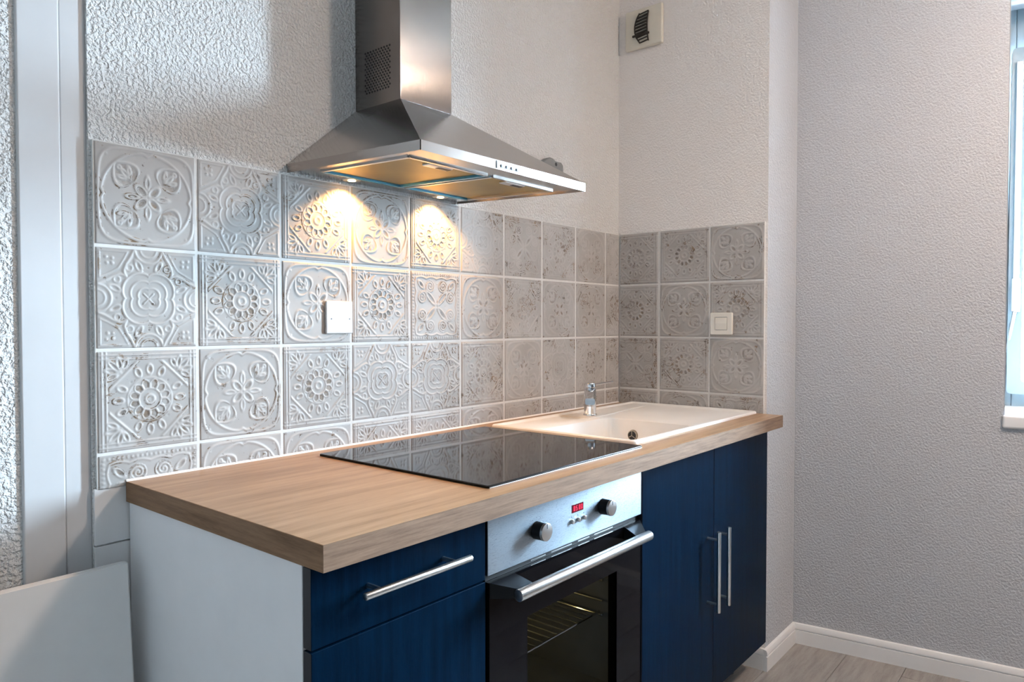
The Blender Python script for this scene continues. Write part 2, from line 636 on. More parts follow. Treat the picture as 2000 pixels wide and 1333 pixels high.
def design_quatrefoil(u, v):
    U, V = np.abs(u), np.abs(v)
    r = np.hypot(u, v)
    th = np.arctan2(V, U)
    lob = np.abs(np.sin(2 * th)) ** 0.7
    h = 0.35 * np.ones_like(u)
    for k, wd, a in ((1.0, 0.024, 0.65), (0.70, 0.020, 0.5), (0.42, 0.020, 0.45)):
        h = up_to(h, a * ridge(r - k * (0.46 + 0.12 * lob), wd))
    h -= 0.22 * fill(ell(U, V, 0.09, 0.09, 0.09, 0.05, R(45)), 0.03)
    h = up_to(h, 0.5 * ridge(np.abs(U - V), 0.018) * (r < 0.16))
    for cx, cy in ((1.0, 0), (0, 1.0)):
        rr = np.hypot(U - cx, V - cy)
        h = up_to(h, 0.6 * ridge(rr - 0.27, 0.026))
        h = up_to(h, 0.4 * ridge(rr - 0.16, 0.02))
    cur = [(0.28, 1.0), (0.34, 0.86), (0.44, 0.70), (0.485, 0.57), (0.475, 0.50), (0.44, 0.44), (0.50, 0.475), (0.57, 0.485), (0.70, 0.44), (0.86, 0.34), (1.0, 0.28)]
    h = up_to(h, 0.65 * ridge(pdist(U, V, cur), 0.028))
    c2 = [(0.41, 0.94), (0.48, 0.80), (0.56, 0.66), (0.60, 0.60), (0.66, 0.56), (0.80, 0.48), (0.94, 0.41), (0.94, 0.94), (0.41, 0.94)]
    h = up_to(h, 0.4 * ridge(pdist(U, V, c2), 0.016))
    for cx, cy in ((0.70, 0.70), (0.80, 0.70), (0.70, 0.80), (0.82, 0.82)):
        h = up_to(h, 0.5 * fill(np.hypot(U - cx, V - cy) - 0.03, 0.02))
    for cx, cy, an in ((0.20, 0.66, R(65)), (0.66, 0.20, R(25))):
        lf = ell(U, V, cx, cy, 0.11, 0.05, an)
        h = up_to(h, 0.5 * ridge(lf, 0.02))
        h -= 0.2 * fill(lf + 0.02, 0.02)
    for cx, cy in ((0.38, 0.62), (0.62, 0.38)):
        h = up_to(h, 0.45 * ridge(np.hypot(U - cx, V - cy) - 0.06, 0.02))
    for cx, cy in ((0.0, 0.64), (0.64, 0.0)):
        h -= 0.3 * fill(np.hypot(U - cx, V - cy) - 0.02, 0.015)
    return h


def design_wheel(u, v):
    U, V = np.abs(u), np.abs(v)
    mx, mn = np.maximum(U, V), np.minimum(U, V)
    r = np.hypot(u, v)
    th = np.arctan2(v, u)
    h = 0.35 * np.ones_like(u)
    h = up_to(h, 0.6 * ridge(mx - 0.925, 0.016))
    h = up_to(h, 0.6 * ridge(mx - 0.845, 0.016))
    h = up_to(h, 0.5 * ((ridge(mn - 0.845, 0.014) + ridge(mn - 0.925, 0.014)) * (mx > 0.83) * (mn > 0.82)))
    dg = (U + V - 1.03) / math.sqrt(2)
    h = up_to(h, 0.6 * ridge(dg, 0.026) * (mx < 0.80))
    h = up_to(h, 0.5 * ridge(r - 0.085, 0.03))
    n = 12
    a = (th / (2 * math.pi) * n) % 1.0 - 0.5
    sx = a * 2 * math.pi / n * r
    wed = np.maximum(np.abs(sx) - 0.30 * (r - 0.10), np.maximum(0.235 - r, r - (0.40 - 1.2 * sx ** 2 * 10)))
    h = up_to(h, 0.6 * ridge(r - 0.445, 0.022) * 0.6)
    h = up_to(h, 0.55 * ridge(wed - 0.012, 0.018))
    h -= 0.30 * fill(wed + 0.005, 0.014)
    for k in range(4):
        for dv in (-23, 0, 23):
            an = R(90 * k + dv)
            c = 0.615 if dv == 0 else 0.60
            e = ell(u, v, c * math.cos(an), c * math.sin(an), 0.095, 0.058, an)
            h = up_to(h, 0.5 * ridge(e, 0.018))
            h -= 0.26 * fill(e + 0.026, 0.016)
    for k in range(4):
        an = R(45 + 90 * k)
        h -= 0.2 * fill(np.hypot(u - 0.52 * math.cos(an), v - 0.52 * math.sin(an)) - 0.02, 0.015)
    for dv, ln in ((0, 0.15), (33, 0.12), (-33, 0.12), (68, 0.10), (-68, 0.10)):
        an = R(45 + dv)
        ds = 0.20 if dv == 0 else 0.195
        e = ell(U, V, 0.56 + ds * math.cos(an), 0.56 + ds * math.sin(an), ln, 0.045, an)
        h = up_to(h, 0.55 * ridge(e, 0.018))
        h -= 0.24 * fill(e + 0.022, 0.014)
    return h


def design_scroll(u, v):
    U, V = np.abs(u), np.abs(v)
    mx, mn = np.maximum(U, V), np.minimum(U, V)
    h = 0.35 * np.ones_like(u)
    dots = ridge(mx - 0.92, 0.03) * (0.5 + 0.5 * np.cos(mn * 2 * math.pi * 11))
    h = up_to(h, 0.5 * dots)
    sc = 0.80 + 0.05 * np.abs(np.sin(mn * math.pi * 2.4))
    h = up_to(h, 0.55 * ridge(mx - sc, 0.024))
    r = np.hypot(u, v)
    h = up_to(h, 0.6 * ridge(r - 0.06, 0.025))
    d, e = (U + V) / math.sqrt(2), (U - V) / math.sqrt(2)
    pe = ell(U, V, 0.235, 0.235, 0.25, 0.075, R(45))
    h = up_to(h, 0.55 * ridge(pe, 0.022))
    h -= 0.2 * fill(pe + 0.03, 0.02)
    for cx, cy in ((0.26, 0.58), (0.58, 0.26)):
        rr = np.hypot(U - cx, V - cy)
        an = np.arctan2(V - cy, U - cx)
        sp = (rr / 0.075 - an / (2 * math.pi)) % 1.0 - 0.5
        h = up_to(h, 0.6 * ridge(sp * 0.075, 0.022) * (rr < 0.18))
    h = up_to(h, 0.55 * ridge(pdist(U, V, [(0.36, 0.40), (0.42, 0.50), (0.40, 0.62)]), 0.022))
    h = up_to(h, 0.55 * ridge(pdist(U, V, [(0.40, 0.36), (0.50, 0.42), (0.62, 0.40)]), 0.022))
    lf = ell(U, V, 0.62, 0.62, 0.13, 0.06, R(45))
    h = up_to(h, 0.5 * ridge(lf, 0.02))
    h -= 0.22 * fill(lf + 0.02, 0.02)
    return h


DES = {'A': design_circle, 'B': design_quatrefoil, 'C': design_wheel, 'D': design_scroll}
_tile_cache = {}


def tile_mesh(des, n, flip, u0, u1, v0, v1):
    """relief tile in the local xz plane facing -y; u/v in -1..1 is the part kept after cutting"""
    key = (des, n, flip, u0, u1, v0, v1)
    if key in _tile_cache:
        return _tile_cache[key]
    H = TW / 2
    nu, nv = max(6, int(n * (u1 - u0) / 2)), max(6, int(n * (v1 - v0) / 2))
    gu, gv = np.linspace(u0, u1, nu + 1), np.linspace(v0, v1, nv + 1)
    Ug, Vg = np.meshgrid(gu, gv)
    h = np.clip(DES[des](Vg if flip else Ug, Ug if flip else Vg), 0, 1.05)
    ed = np.minimum(np.minimum(Ug - u0, u1 - Ug), np.minimum(Vg - v0, v1 - Vg))
    rim = 1 - np.clip(ed / 0.016, 0, 1)
    Y = -0.0025 * h + 0.0016 * rim ** 2
    rel = h * (1 - 0.3 * rim)
    verts = np.stack([Ug * H, Y, Vg * H], -1).reshape(-1, 3)
    W1 = nu + 1
    i, j = np.meshgrid(np.arange(nu), np.arange(nv))
    a = (j * W1 + i).ravel()
    faces = np.stack([a, a + 1, a + W1 + 1, a + W1], -1)
    # rim going back into the wall
    ring = list(range(0, W1)) + [k * W1 + nu for k in range(1, nv + 1)] + \
        [nv * W1 + k for k in range(nu - 1, -1, -1)] + [k * W1 for k in range(nv - 1, 0, -1)]
    base = len(verts)
    rv = verts[ring]
    back = rv.copy()
    back[:, 1] = 0.0075
    verts = np.concatenate([verts, rv, back])
    L = len(ring)
    k = np.arange(L)
    kn = (k + 1) % L
    sk = np.stack([base + k, base + L + k, base + L + kn, base + kn], -1)
    nf = len(faces)
    faces = np.concatenate([faces, sk])
    me = bpy.data.meshes.new('tile')
    me.from_pydata(verts.tolist(), [], faces.tolist())
    sm = np.zeros(len(faces), dtype=bool)
    sm[:nf] = True
    me.polygons.foreach_set('use_smooth', sm)
    at = me.attributes.new('relief', 'FLOAT', 'POINT')
    rr = np.concatenate([rel.ravel(), np.full(2 * L, 0.3)]).astype(np.float32)
    at.data.foreach_set('value', rr)
    me.materials.append(MATS['tile_glaze'])
    _tile_cache[key] = me
    return me


def place_tile(parent, side, des, cx, cz, n, u0=-1., u1=1., v0=-1., v1=1., flip=False):
    me = tile_mesh(des, n, flip, round(u0, 3), round(u1, 3), round(v0, 3), round(v1, 3))
    o = bpy.data.objects.new('tile', me)
    COL.objects.link(o)
    o.parent = parent
    if side == 'back':
        o.location = (cx, 0.0008 * random.random(), cz)
    else:
        o.location = (0.0008 * random.random(), cx, cz)
        o.rotation_euler = (0, 0, R(-90))
    return o


XT0 = -1.92697            # first tile boundary on the back wall
BACK = ['ABCACBDCAD', 'BCACDACAAC', 'CACBBCABCD', 'DAACCADCBC']
g = box('grout', 'grout', wall_back, XT0 + 0.001, -0.001, 0.0012, PL + 0.004, ZT - 3.33 * P, ZT - 0.001)
H = TW / 2
ZB_CUT = 0.897
for rI, rowdes in enumerate(BACK):
    for c, des in enumerate(rowdes):
        x0 = XT0 + c * P
        cx, cz = x0 + P / 2, ZT - (rI + 0.5) * P
        n = 132 if c < 5 else 84
        u1 = 1.0
        if c == 9:
            u1 = (-0.004 - cx) / H
        v0 = -1.0
        if rI == 3:
            v0 = (ZB_CUT - cz) / H
            if c == 0:
                v0 = (0.893 - cz) / H
        place_tile(wall_back, 'back', des, cx, cz, n, -1, u1, v0, 1, flip=(c + rI) % 2 == 1)
SIDE = ['CCA', 'CAC', 'DCA', 'CAD']
g = box('grout', 'grout', wall_side, 0.0012, PL + 0.004, -0.5815, -0.001, ZT - 3.33 * P, ZT - 0.001)
sb = [0.0, 0.1752, 0.3815, 0.5836]
for rI, rowdes in enumerate(SIDE):
    for c, des in enumerate(rowdes):
        yr = sb[c + 1]
        yc = -(yr - P / 2)
        cz = ZT - (rI + 0.5) * P
        u0 = -1.0 if c else (-0.006 - yc) / -H * 1.0
        if c == 0:
            u0 = -(-0.005 - yc) / H
        v0 = -1.0 if rI < 3 else (ZB_CUT - cz) / H
        place_tile(wall_side, 'side', des, yc, cz, 84, u0, 1, v0, 1, flip=(c + rI) % 2 == 1)

# ------------------------------------------------------------------ window(s)
def build_window(name, hole, tilt, label):
    t0, t1, z0, z1 = hole
    root = empty(name, wr(t0, 0.0, z0), (0, 0, WR_A))
    tag(root, label, kind='structure')
    Wd, Ht = t1 - t0, z1 - z0
    # local: x outward, y from 0 to -Wd, z from 0 to Ht
    bm = bmesh.new()
    fx0, fx1, fwid = 0.335, 0.395, 0.036
    add_box(bm, fx0, fx1, -Wd, -Wd + fwid, 0, Ht, 0.004)
    add_box(bm, fx0, fx1, -fwid, 0, 0, Ht, 0.004)
    add_box(bm, fx0, fx1, -Wd + fwid, -fwid, 0, fwid + 0.03, 0.004)
    add_box(bm, fx0, fx1, -Wd + fwid, -fwid, Ht - 0.16, Ht, 0.004)
    link('frame', finish(bm, weighted=True), 'window_paint', root)
    sash = empty('sash', (0.342, 0, 0.06), (0, -tilt, 0))
    sash.parent = root
    y0, y1, hz = -0.020, -Wd + 0.020, Ht - 0.06 - 0.165
    bm = bmesh.new()
    s = 0.044
    outer = rounded_rect(y1, y0, 0, hz, 0.014, 4)
    inner = rounded_rect(y1 + s, y0 - s, s, hz - s, 0.010, 4)
    for x in (-0.035, 0.02):
        pass
    vo = [[bm.verts.new((x, a, b)) for a, b in outer] for x in (-0.035, 0.02)]
    vi = [[bm.verts.new((x, a, b)) for a, b in inner] for x in (-0.027, 0.02)]
    N = len(outer)
    for k in range(N):
        j = (k + 1) % N
        bm.faces.new((vo[0][k], vo[0][j], vi[0][j], vi[0][k]))
        bm.faces.new((vo[1][k], vi[1][k], vi[1][j], vo[1][j]))
        bm.faces.new((vo[0][k], vo[1][k], vo[1][j], vo[0][j]))
        bm.faces.new((vi[0][k], vi[0][j], vi[1][j], vi[1][k]))
    link('sash_frame', finish(bm, angle=30), 'window_paint', sash)
    pane = box('pane', 'window_glass', sash, -0.010, -0.004, y1 + s - 0.006, y0 - s + 0.006, s - 0.006, hz - s + 0.006)
    # stay on the jamb side
    box('stay_rail', 'plastic_white', sash, -0.046, -0.034, -0.052, -0.034, 0.42, hz - 0.05, 0.002)
    box('stay_sleeve', 'plastic_white', sash, -0.052, -0.034, -0.056, -0.030, 0.30, 0.42, 0.003)
    tube('stay_arm', 'steel_satin', root, [(0.275, -0.040, 0.36), (0.332, -0.012, 0.16)], 0.006, 8)
    sill = box('sill', 'paint_white', root, -0.012, 0.35, -Wd, 0.004, -0.032, 0.012, 0.008, 3)
    # painted reveal lining
    bm = bmesh.new()
    add_box(bm, 0.001, 0.42, -0.003, 0.004, 0.0, Ht)
    add_box(bm, 0.001, 0.42, -Wd - 0.004, -Wd + 0.003, 0.0, Ht)
    add_box(bm, 0.001, 0.42, -Wd, 0, Ht - 0.003, Ht + 0.004)
    link('reveal', finish(bm), 'reveal_paint', root)
    return root


build_window('window_1', WIN[0], R(2.6), 'white framed window with tilted sash beside the niche')

# ------------------------------------------------------------------ worktop
ZC, ZCB = 0.902, 0.862
WX0, WX1, WYF = -1.874, -0.004, -0.650
wt = empty('worktop', (-0.94, -0.32, ZCB))
tag(wt, 'oak-look laminate worktop running along the tiled wall', 'worktop')


def wloc(o, parent):
    """keep world placement when parented to an unrotated empty"""
    o.location = Vector(o.location) - parent.location
    return o


# slab with cut-outs for sink bowl is hidden under sink and hob, so the slab is built as four strips around the bowl
bm = bmesh.new()
SX0, SX1, SY0, SY1 = -0.822, -0.415, -0.542, -0.195
xs = [WX0 + 0.0008, SX0, SX1, WX1]
ys = [WYF + 0.001, SY0, SY1, -0.0015]
grid = {}
for zi, z in enumerate((ZCB, ZC)):
    for i, x in enumerate(xs):
        for j, yv in enumerate(ys):
            grid[i, j, zi] = bm.verts.new((x, yv, z))
for i in range(3):
    for j in range(3):
        if i == 1 and j == 1:
            continue
        bm.faces.new([grid[a, b, 1] for a, b in ((i, j), (i + 1, j), (i + 1, j + 1), (i, j + 1))])
        bm.faces.new([grid[a, b, 0] for a, b in ((i, j), (i, j + 1), (i + 1, j + 1), (i + 1, j))])
for i in range(3):
    for j in (0, 3):
        bm.faces.new([grid[a] for a in ((i, j, 0), (i + 1, j, 0), (i + 1, j, 1), (i, j, 1))])
    for k in (0, 3):
        bm.faces.new([grid[a] for a in ((k, i, 0), (k, i + 1, 0), (k, i + 1, 1), (k, i, 1))])
for (a, b) in (((1, 1), (2, 1)), ((2, 1), (2, 2)), ((2, 2), (1, 2)), ((1, 2), (1, 1))):
    bm.faces.new([grid[a[0], a[1], 0], grid[b[0], b[1], 0], grid[b[0], b[1], 1], grid[a[0], a[1], 1]])
wloc(link('slab', finish(bm), 'oak_top', wt), wt)
o = wloc(box('front_edge_band', 'oak_edge', wt, WX0, WX1, WYF - 0.0006, WYF + 0.001, ZCB, ZC - 0.0004), wt)
o = wloc(box('end_edge_band', 'oak_end', wt, WX0 - 0.0004, WX0 + 0.0009, WYF, -0.0015, ZCB, ZC - 0.0004), wt)
prism('sealant_bead', 'sealant', wt, [Vector(p) - wt.location for p in ((WX0, -0.0005, ZC), (WX0, -0.0045, ZC), (WX0, -0.0015, ZC + 0.004), (WX0, -0.0005, ZC + 0.004))], (1.87, 0, 0))

# ------------------------------------------------------------------ cabinets
YD0, YD1 = -0.591, -0.611      # back and face of the doors


def bar_handle(parent, a, b, post_a, post_b, yface, ybar, r=0.006):
    """round bar handle on two posts"""
    root = empty('handle')
    root.parent = parent
    tag(root, 'brushed steel bar handle')
    cyl('bar', 'steel_satin', root, a, b, r, seg=20, bev=0.0012)
    for p in (post_a, post_b):
        cyl('post', 'steel_satin', root, (p[0], yface + 0.001, p[1]), (p[0], ybar, p[1]), 0.0042, seg=14)
    return root


def front(name, parent, x0, x1, z0, z1):
    d = box(name, 'navy', parent, x0, x1, YD0, YD1, z0, z1, 0.0012, 2)
    d.data.materials.append(MATS['navy_edge'])
    for p in d.data.polygons:
        if abs(p.normal.x) > 0.9:
            p.material_index = 1
    return d


def legs(parent, x0, x1):
    for x in (x0 + 0.05, x1 - 0.05):
        for yv in (-0.10, -0.50):
            cyl('leg', 'plastic_black', parent, (x, yv, 0.0), (x, yv, 0.121), 0.018, seg=16)


c1 = empty('drawer_cabinet')
tag(c1, 'navy base cabinet with a drawer and white side panel, left of the oven', 'cabinet')
bm = bmesh.new()
add_box(bm, -1.850, -1.486, -0.590, -0.02, 0.120, 0.138)
add_box(bm, -1.502, -1.484, -0.590, -0.02, 0.138, 0.8615)
add_box(bm, -1.850, -1.502, -0.028, -0.02, 0.138, 0.8615)
add_box(bm, -1.850, -1.502, -0.590, -0.50, 0.843, 0.8615)
link('body', finish(bm), 'laminate_white', c1)
tag(box('side_panel', 'laminate_white', c1, -1.8685, -1.850, -0.590, -0.003, 0.10, 0.8615, 0.0006, 1), 'white laminate side panel')
dr = front('drawer_front', c1, -1.868, -1.4865, 0.736, 0.8575)
bar_handle(dr, (-1.797, -0.646, 0.8045), (-1.563, -0.646, 0.8045), (-1.763, 0.8045), (-1.597, 0.8045), YD1, -0.646)
front('door', c1, -1.868, -1.4865, 0.122, 0.7325)
legs(c1, -1.868, -1.486)

c2 = empty('sink_cabinet')
tag(c2, 'navy two-door base cabinet under the sink, right of the oven', 'cabinet')
bm = bmesh.new()
add_box(bm, -0.897, -0.879, -0.590, -0.02, 0.120, 0.8615)
add_box(bm, -0.058, -0.040, -0.590, -0.02, 0.120, 0.8615)
add_box(bm, -0.879, -0.058, -0.590, -0.02, 0.120, 0.138)
add_box(bm, -0.879, -0.058, -0.590, -0.56, 0.78, 0.8615)
link('body', finish(bm), 'navy_edge', c2)
for x0, x1, hx in ((-0.8965, -0.4735, -0.515), (-0.4705, -0.0400, -0.443)):
    d = front('door', c2, x0, x1, 0.120, 0.8575)
    bar_handle(d, (hx, -0.646, 0.6130), (hx, -0.646, 0.3790), (hx, 0.590), (hx, 0.402), YD1, -0.646)
legs(c2, -0.897, -0.04)

# ------------------------------------------------------------------ oven
ov = empty('oven')
tag(ov, 'built-in oven with steel control panel and black glass door', 'oven')
OX0, OX1 = -1.479, -0.9035
OY = -0.611
bm = bmesh.new()
add_box(bm, OX0 + 0.012, OX1 - 0.012, -0.585, -0.56, 0.732, 0.858)
cav = (-1.40, -0.98, -0.585, -0.16, 0.33, 0.69)
add_box(bm, OX0 + 0.004, cav[0] - 0.004, -0.586, -0.10, 0.15, 0.73)
add_box(bm, cav[1] + 0.004, OX1 - 0.004, -0.586, -0.10, 0.15, 0.73)
add_box(bm, cav[0] - 0.004, cav[1] + 0.004, -0.586, -0.10, 0.15, cav[4] - 0.004)
add_box(bm, cav[0] - 0.004, cav[1] + 0.004, -0.586, -0.10, cav[5] + 0.004, 0.73)
add_box(bm, cav[0] - 0.004, cav[1] + 0.004, -0.13, -0.10, cav[4] - 0.004, cav[5] + 0.004)
body = link('body', finish(bm), 'rubber_black', ov)
bm = bmesh.new()
x0, x1, y0, y1, z0, z1 = cav
add_box(bm, x0 - 0.003, x0, y0, y1, z0, z1)
add_box(bm, x1, x1 + 0.003, y0, y1, z0, z1)
add_box(bm, x0, x1, y1, y1 + 0.003, z0, z1)
add_box(bm, x0, x1, y0, y1, z0 - 0.003, z0)
add_box(bm, x0, x1, y0, y1, z1, z1 + 0.003)
link('cavity', finish(bm), 'enamel_grey', ov)
for z in (0.50, 0.535, 0.585):
    tube('rack_rail', 'chrome', ov, [(x0 + 0.012, y0 + 0.03, z), (x0 + 0.012, y1 - 0.02, z)], 0.003, 8)
    tube('rack_rail', 'chrome', ov, [(x1 - 0.012, y0 + 0.03, z), (x1 - 0.012, y1 - 0.02, z)], 0.003, 8)
bm = bmesh.new()
for k in range(15):
    xx = x0 + 0.02 + (x1 - x0 - 0.04) * k / 14
    add_cyl(bm, (xx, y0 + 0.04, 0.506), (xx, y1 - 0.03, 0.506), 0.0018, seg=6)
for yy in (y0 + 0.04, y1 - 0.03):
    add_cyl(bm, (x0 + 0.012, yy, 0.506), (x1 - 0.012, yy, 0.506), 0.003, seg=8)
tag(link('wire_shelf', finish(bm), 'chrome', ov), kind=None)
cyl('cavity_fill_lamp', 'cavity_fill_glow', ov, (x0 + 0.0005, y1 - 0.07, z1 - 0.06), (x0 + 0.006, y1 - 0.07, z1 - 0.06), 0.012, seg=16)  # unseen bulb added to light the cavity and turn the rails gold

pn = box('control_panel', 'steel_oven', ov, OX0, OX1, -0.590, OY, 0.7405, 0.8580, 0.0012)
for kx in (-1.330, -1.082):
    kn = empty('knob')
    kn.parent = pn
    tag(kn, 'round steel knob')
    cyl('skirt', 'knob_black', kn, (kx, OY - 0.0005, 0.7955), (kx, OY - 0.021, 0.7955), 0.0185, 0.0178, 32)
    cyl('cap', 'steel_satin', kn, (kx, OY - 0.0212, 0.7955), (kx, OY - 0.0275, 0.7955), 0.0185, 0.0180, 32, bev=0.001)
    box('pointer', 'mark_grey', kn, kx - 0.0008, kx + 0.0008, OY - 0.0276, OY - 0.0281, 0.803, 0.8125)
    for k in range(9):
        an = R(-30 + 30 * k)
        mx_, mz = kx + 0.0255 * math.cos(an), 0.7955 + 0.0255 * math.sin(an)
        cyl('dial_mark', 'mark_grey', kn, (mx_, OY + 0.0002, mz), (mx_, OY - 0.0002, mz), 0.0010, seg=8)
ds = box('display', 'display_red', pn, -1.2055, -1.1605, OY + 0.002, OY - 0.0006, 0.8035, 0.8215, 0.0004, 1)
SEG = {'0': 'abcdef', '1': 'bc', '2': 'abged', '5': 'afgcd', '3': 'abgcd'}
for k, ch in enumerate('0500'):
    dx = -1.1985 + k * 0.0088 + (0.0022 if k > 1 else 0)
    bm = bmesh.new()
    wz, hz = 0.0050, 0.0100
    zb = 0.8075
    sg = {'a': (0, wz, hz - 0.001, hz), 'd': (0, wz, 0, 0.001), 'g': (0, wz, hz / 2 - 0.0005, hz / 2 + 0.0005),
          'f': (0, 0.001, hz / 2, hz), 'e': (0, 0.001, 0, hz / 2), 'b': (wz - 0.001, wz, hz / 2, hz), 'c': (wz - 0.001, wz, 0, hz / 2)}
    for c in SEG[ch]:
        a0, a1, b0, b1 = sg[c]
        add_box(bm, dx + a0, dx + a1, OY - 0.0010, OY - 0.0006, zb + b0, zb + b1)
    link('digit', finish(bm), 'digit_red', ds)
for bx_ in (-1.206, -1.1825, -1.159):
    cyl('button', 'steel_satin', pn, (bx_, OY, 0.7860), (bx_, OY - 0.006, 0.7860), 0.0048, seg=20, bev=0.0006)
    box('button_mark', 'mark_grey', pn, bx_ - 0.0012, bx_ + 0.0012, OY + 0.0002, OY - 0.0002, 0.7945, 0.7975)
# door
DZ1, DZ0 = 0.7265, 0.150
door = empty('door')
door.parent = ov
tag(door, 'black glass oven door')
bm = bmesh.new()
VX0, VX1, VZ0, VZ1 = -1.360, -1.018, 0.350, 0.628
gx, gz = [OX0 + 0.004, VX0, VX1, OX1 - 0.003], [DZ0, VZ0, VZ1, DZ1]
for i in range(3):
    for j in range(3):
        if i == 1 and j == 1:
            continue
        add_box(bm, gx[i], gx[i + 1], OY, -0.587, gz[j], gz[j + 1])
bmesh.ops.remove_doubles(bm, verts=bm.verts, dist=1e-5)
link('door_glass', finish(bm), 'oven_black', door)
box('viewing_pane', 'oven_pane', door, VX0, VX1, OY + 0.0004, OY + 0.004, VZ0, VZ1)
bm = bmesh.new()
for xx0, xx1 in ((-1.335, -1.285), (-1.265, -1.19), (-1.165, -1.12), (-1.10, -1.02)):
    add_box(bm, xx0, xx1, -0.600, -0.6005, 0.7305, 0.7330)
link('vent_strip', finish(bm), 'steel_satin', ov)
box('gap_liner', 'rubber_black', ov, OX0 + 0.004, OX1 - 0.004, -0.586, -0.600, 0.727, 0.7402)
hd = empty('handle')
hd.parent = door
tag(hd, 'long steel bar handle on black brackets')
HZ, HY = 0.7065, -0.659
cyl('bar', 'steel_satin', hd, (-1.4480, HY, HZ), (-0.9480, HY, HZ), 0.0115, seg=28, bev=0.0012)
for xa, xb in ((-1.474, -1.400), (-0.985, -0.909)):
    q = 0.012
    left = xa < -1.2
    oa, ob = ((-1.440, -1.395) if left else (-1.000, -0.956))
    bm = bmesh.new()
    vs = [bm.verts.new(p) for p in ((xa, OY + 0.0005, DZ1), (xb, OY + 0.0005, DZ1), (ob, HY + 0.006, HZ + 0.009), (oa, HY + 0.006, HZ + 0.009),
                                    (xa, OY + 0.0005, DZ1 - 0.030), (xb, OY + 0.0005, DZ1 - 0.030), (ob, HY + 0.006, HZ - 0.009), (oa, HY + 0.006, HZ - 0.009))]
    for f in ((0, 1, 2, 3), (7, 6, 5, 4), (0, 4, 5, 1), (1, 5, 6, 2), (2, 6, 7, 3), (3, 7, 4, 0)):
        bm.faces.new([vs[i] for i in f])
    link('bracket', finish(bm), 'knob_black', hd)

# ------------------------------------------------------------------ hob
hb = empty('hob', (-1.17, -0.33, ZC))
tag(hb, 'black glass induction hob set on the worktop', 'hob')
bm = bmesh.new()
pl = rounded_rect(-1.4655, -0.8790, -0.600, -0.066, 0.004, 3)
add_prism(bm, [(a, b, ZC + 0.0006) for a, b in pl], (0, 0, 0.0052))
bmesh.ops.bevel(bm, geom=[e for e in bm.edges if all(v.co.z > ZC + 0.005 for v in e.verts)], offset=0.0009, segments=2, affect='EDGES')
o = link('glass', finish(bm, weighted=True), 'hob_glass', hb, -hb.location)
o = box('front_trim', 'steel_satin', hb, -1.462, -0.8825, -0.6010, -0.6001, ZC + 0.0004, ZC + 0.0016, 0.0002, 1, loc=-hb.location)

# ------------------------------------------------------------------ sink
sk = empty('sink', (-0.43, -0.31, ZC))
tag(sk, 'white composite sink with bowl and drainer, set in the worktop', 'sink')
KX0, KX1, KY0, KY1 = -0.848, -0.006, -0.562, -0.064
TOPZ = ZC + 0.0085
bm = bmesh.new()
rim_o = rounded_rect(KX0, KX1, KY0, KY1, 0.010, 4)
loops = []
N = len(rim_o)


def loop(pts, z):
    vs = [bm.verts.new((a, b, z)) for a, b in pts]
    loops.append(vs)
    return vs


def bridge(a, b):
    for k in range(len(a)):
        j = (k + 1) % len(a)
        bm.faces.new((a[k], a[j], b[j], b[k]))


L0 = loop(rim_o, ZC + 0.0002)
L1 = loop(rim_o, TOPZ - 0.003)
L2 = loop(rounded_rect(KX0 + 0.003, KX1 - 0.003, KY0 + 0.003, KY1 - 0.003, 0.009, 4), TOPZ)
L3 = loop(rounded_rect(KX0 + 0.013, KX1 - 0.013, KY0 + 0.013, KY1 - 0.013, 0.008, 4), TOPZ)
L4 = loop(rounded_rect(KX0 + 0.020, KX1 - 0.020, KY0 + 0.020, KY1 - 0.020, 0.008, 4), TOPZ - 0.006)
for a, b in ((L0, L1), (L1, L2), (L2, L3), (L3, L4)):
    bridge(a, b)
# deck with bowl opening
bo = rounded_rect(-0.812, -0.425, -0.532, -0.205, 0.035, 5)
deckz = TOPZ - 0.006
L5 = [bm.verts.new((a, b, deckz)) for a, b in bo]
ed = [bm.edges.get((L4[k], L4[(k + 1) % N])) for k in range(N)]
M = len(L5)
ed += [bm.edges.new((L5[k], L5[(k + 1) % M])) for k in range(M)]
bmesh.ops.triangle_fill(bm, use_beauty=True, use_dissolve=False, edges=ed)
bl = [bo]
prev = L5
for ins, z in ((0.006, deckz - 0.004), (0.010, deckz - 0.02), (0.018, ZC - 0.135), (0.030, ZC - 0.152), (0.055, ZC - 0.158)):
    rr = max(0.02, 0.035 - ins * 0.3)
    cur = [bm.verts.new((a, b, z)) for a, b in rounded_rect(-0.812 + ins, -0.425 - ins, -0.532 + ins, -0.205 - ins, rr, 5)]
    bridge(prev, cur)
    prev = cur
bm.faces.new(prev)
link('basin', finish(bm, angle=35), 'sink_white', sk, -sk.location)
# raised tap ledge with its slanting front edge, and drainer ribs
bm = bmesh.new()
add_prism(bm, [(-0.520, -0.200, deckz - 0.001), (-0.400, -0.195, deckz - 0.001), (-0.052, -0.156, deckz - 0.001), (-0.030, -0.090, deckz - 0.001), (-0.52, -0.090, deckz - 0.001)], (0, 0, 0.0042))
bmesh.ops.bevel(bm, geom=[e for e in bm.edges if all(v.co.z > deckz + 0.001 for v in e.verts)], offset=0.002, segments=2, affect='EDGES')
link('tap_ledge', finish(bm, weighted=True), 'sink_white', sk, -sk.location)
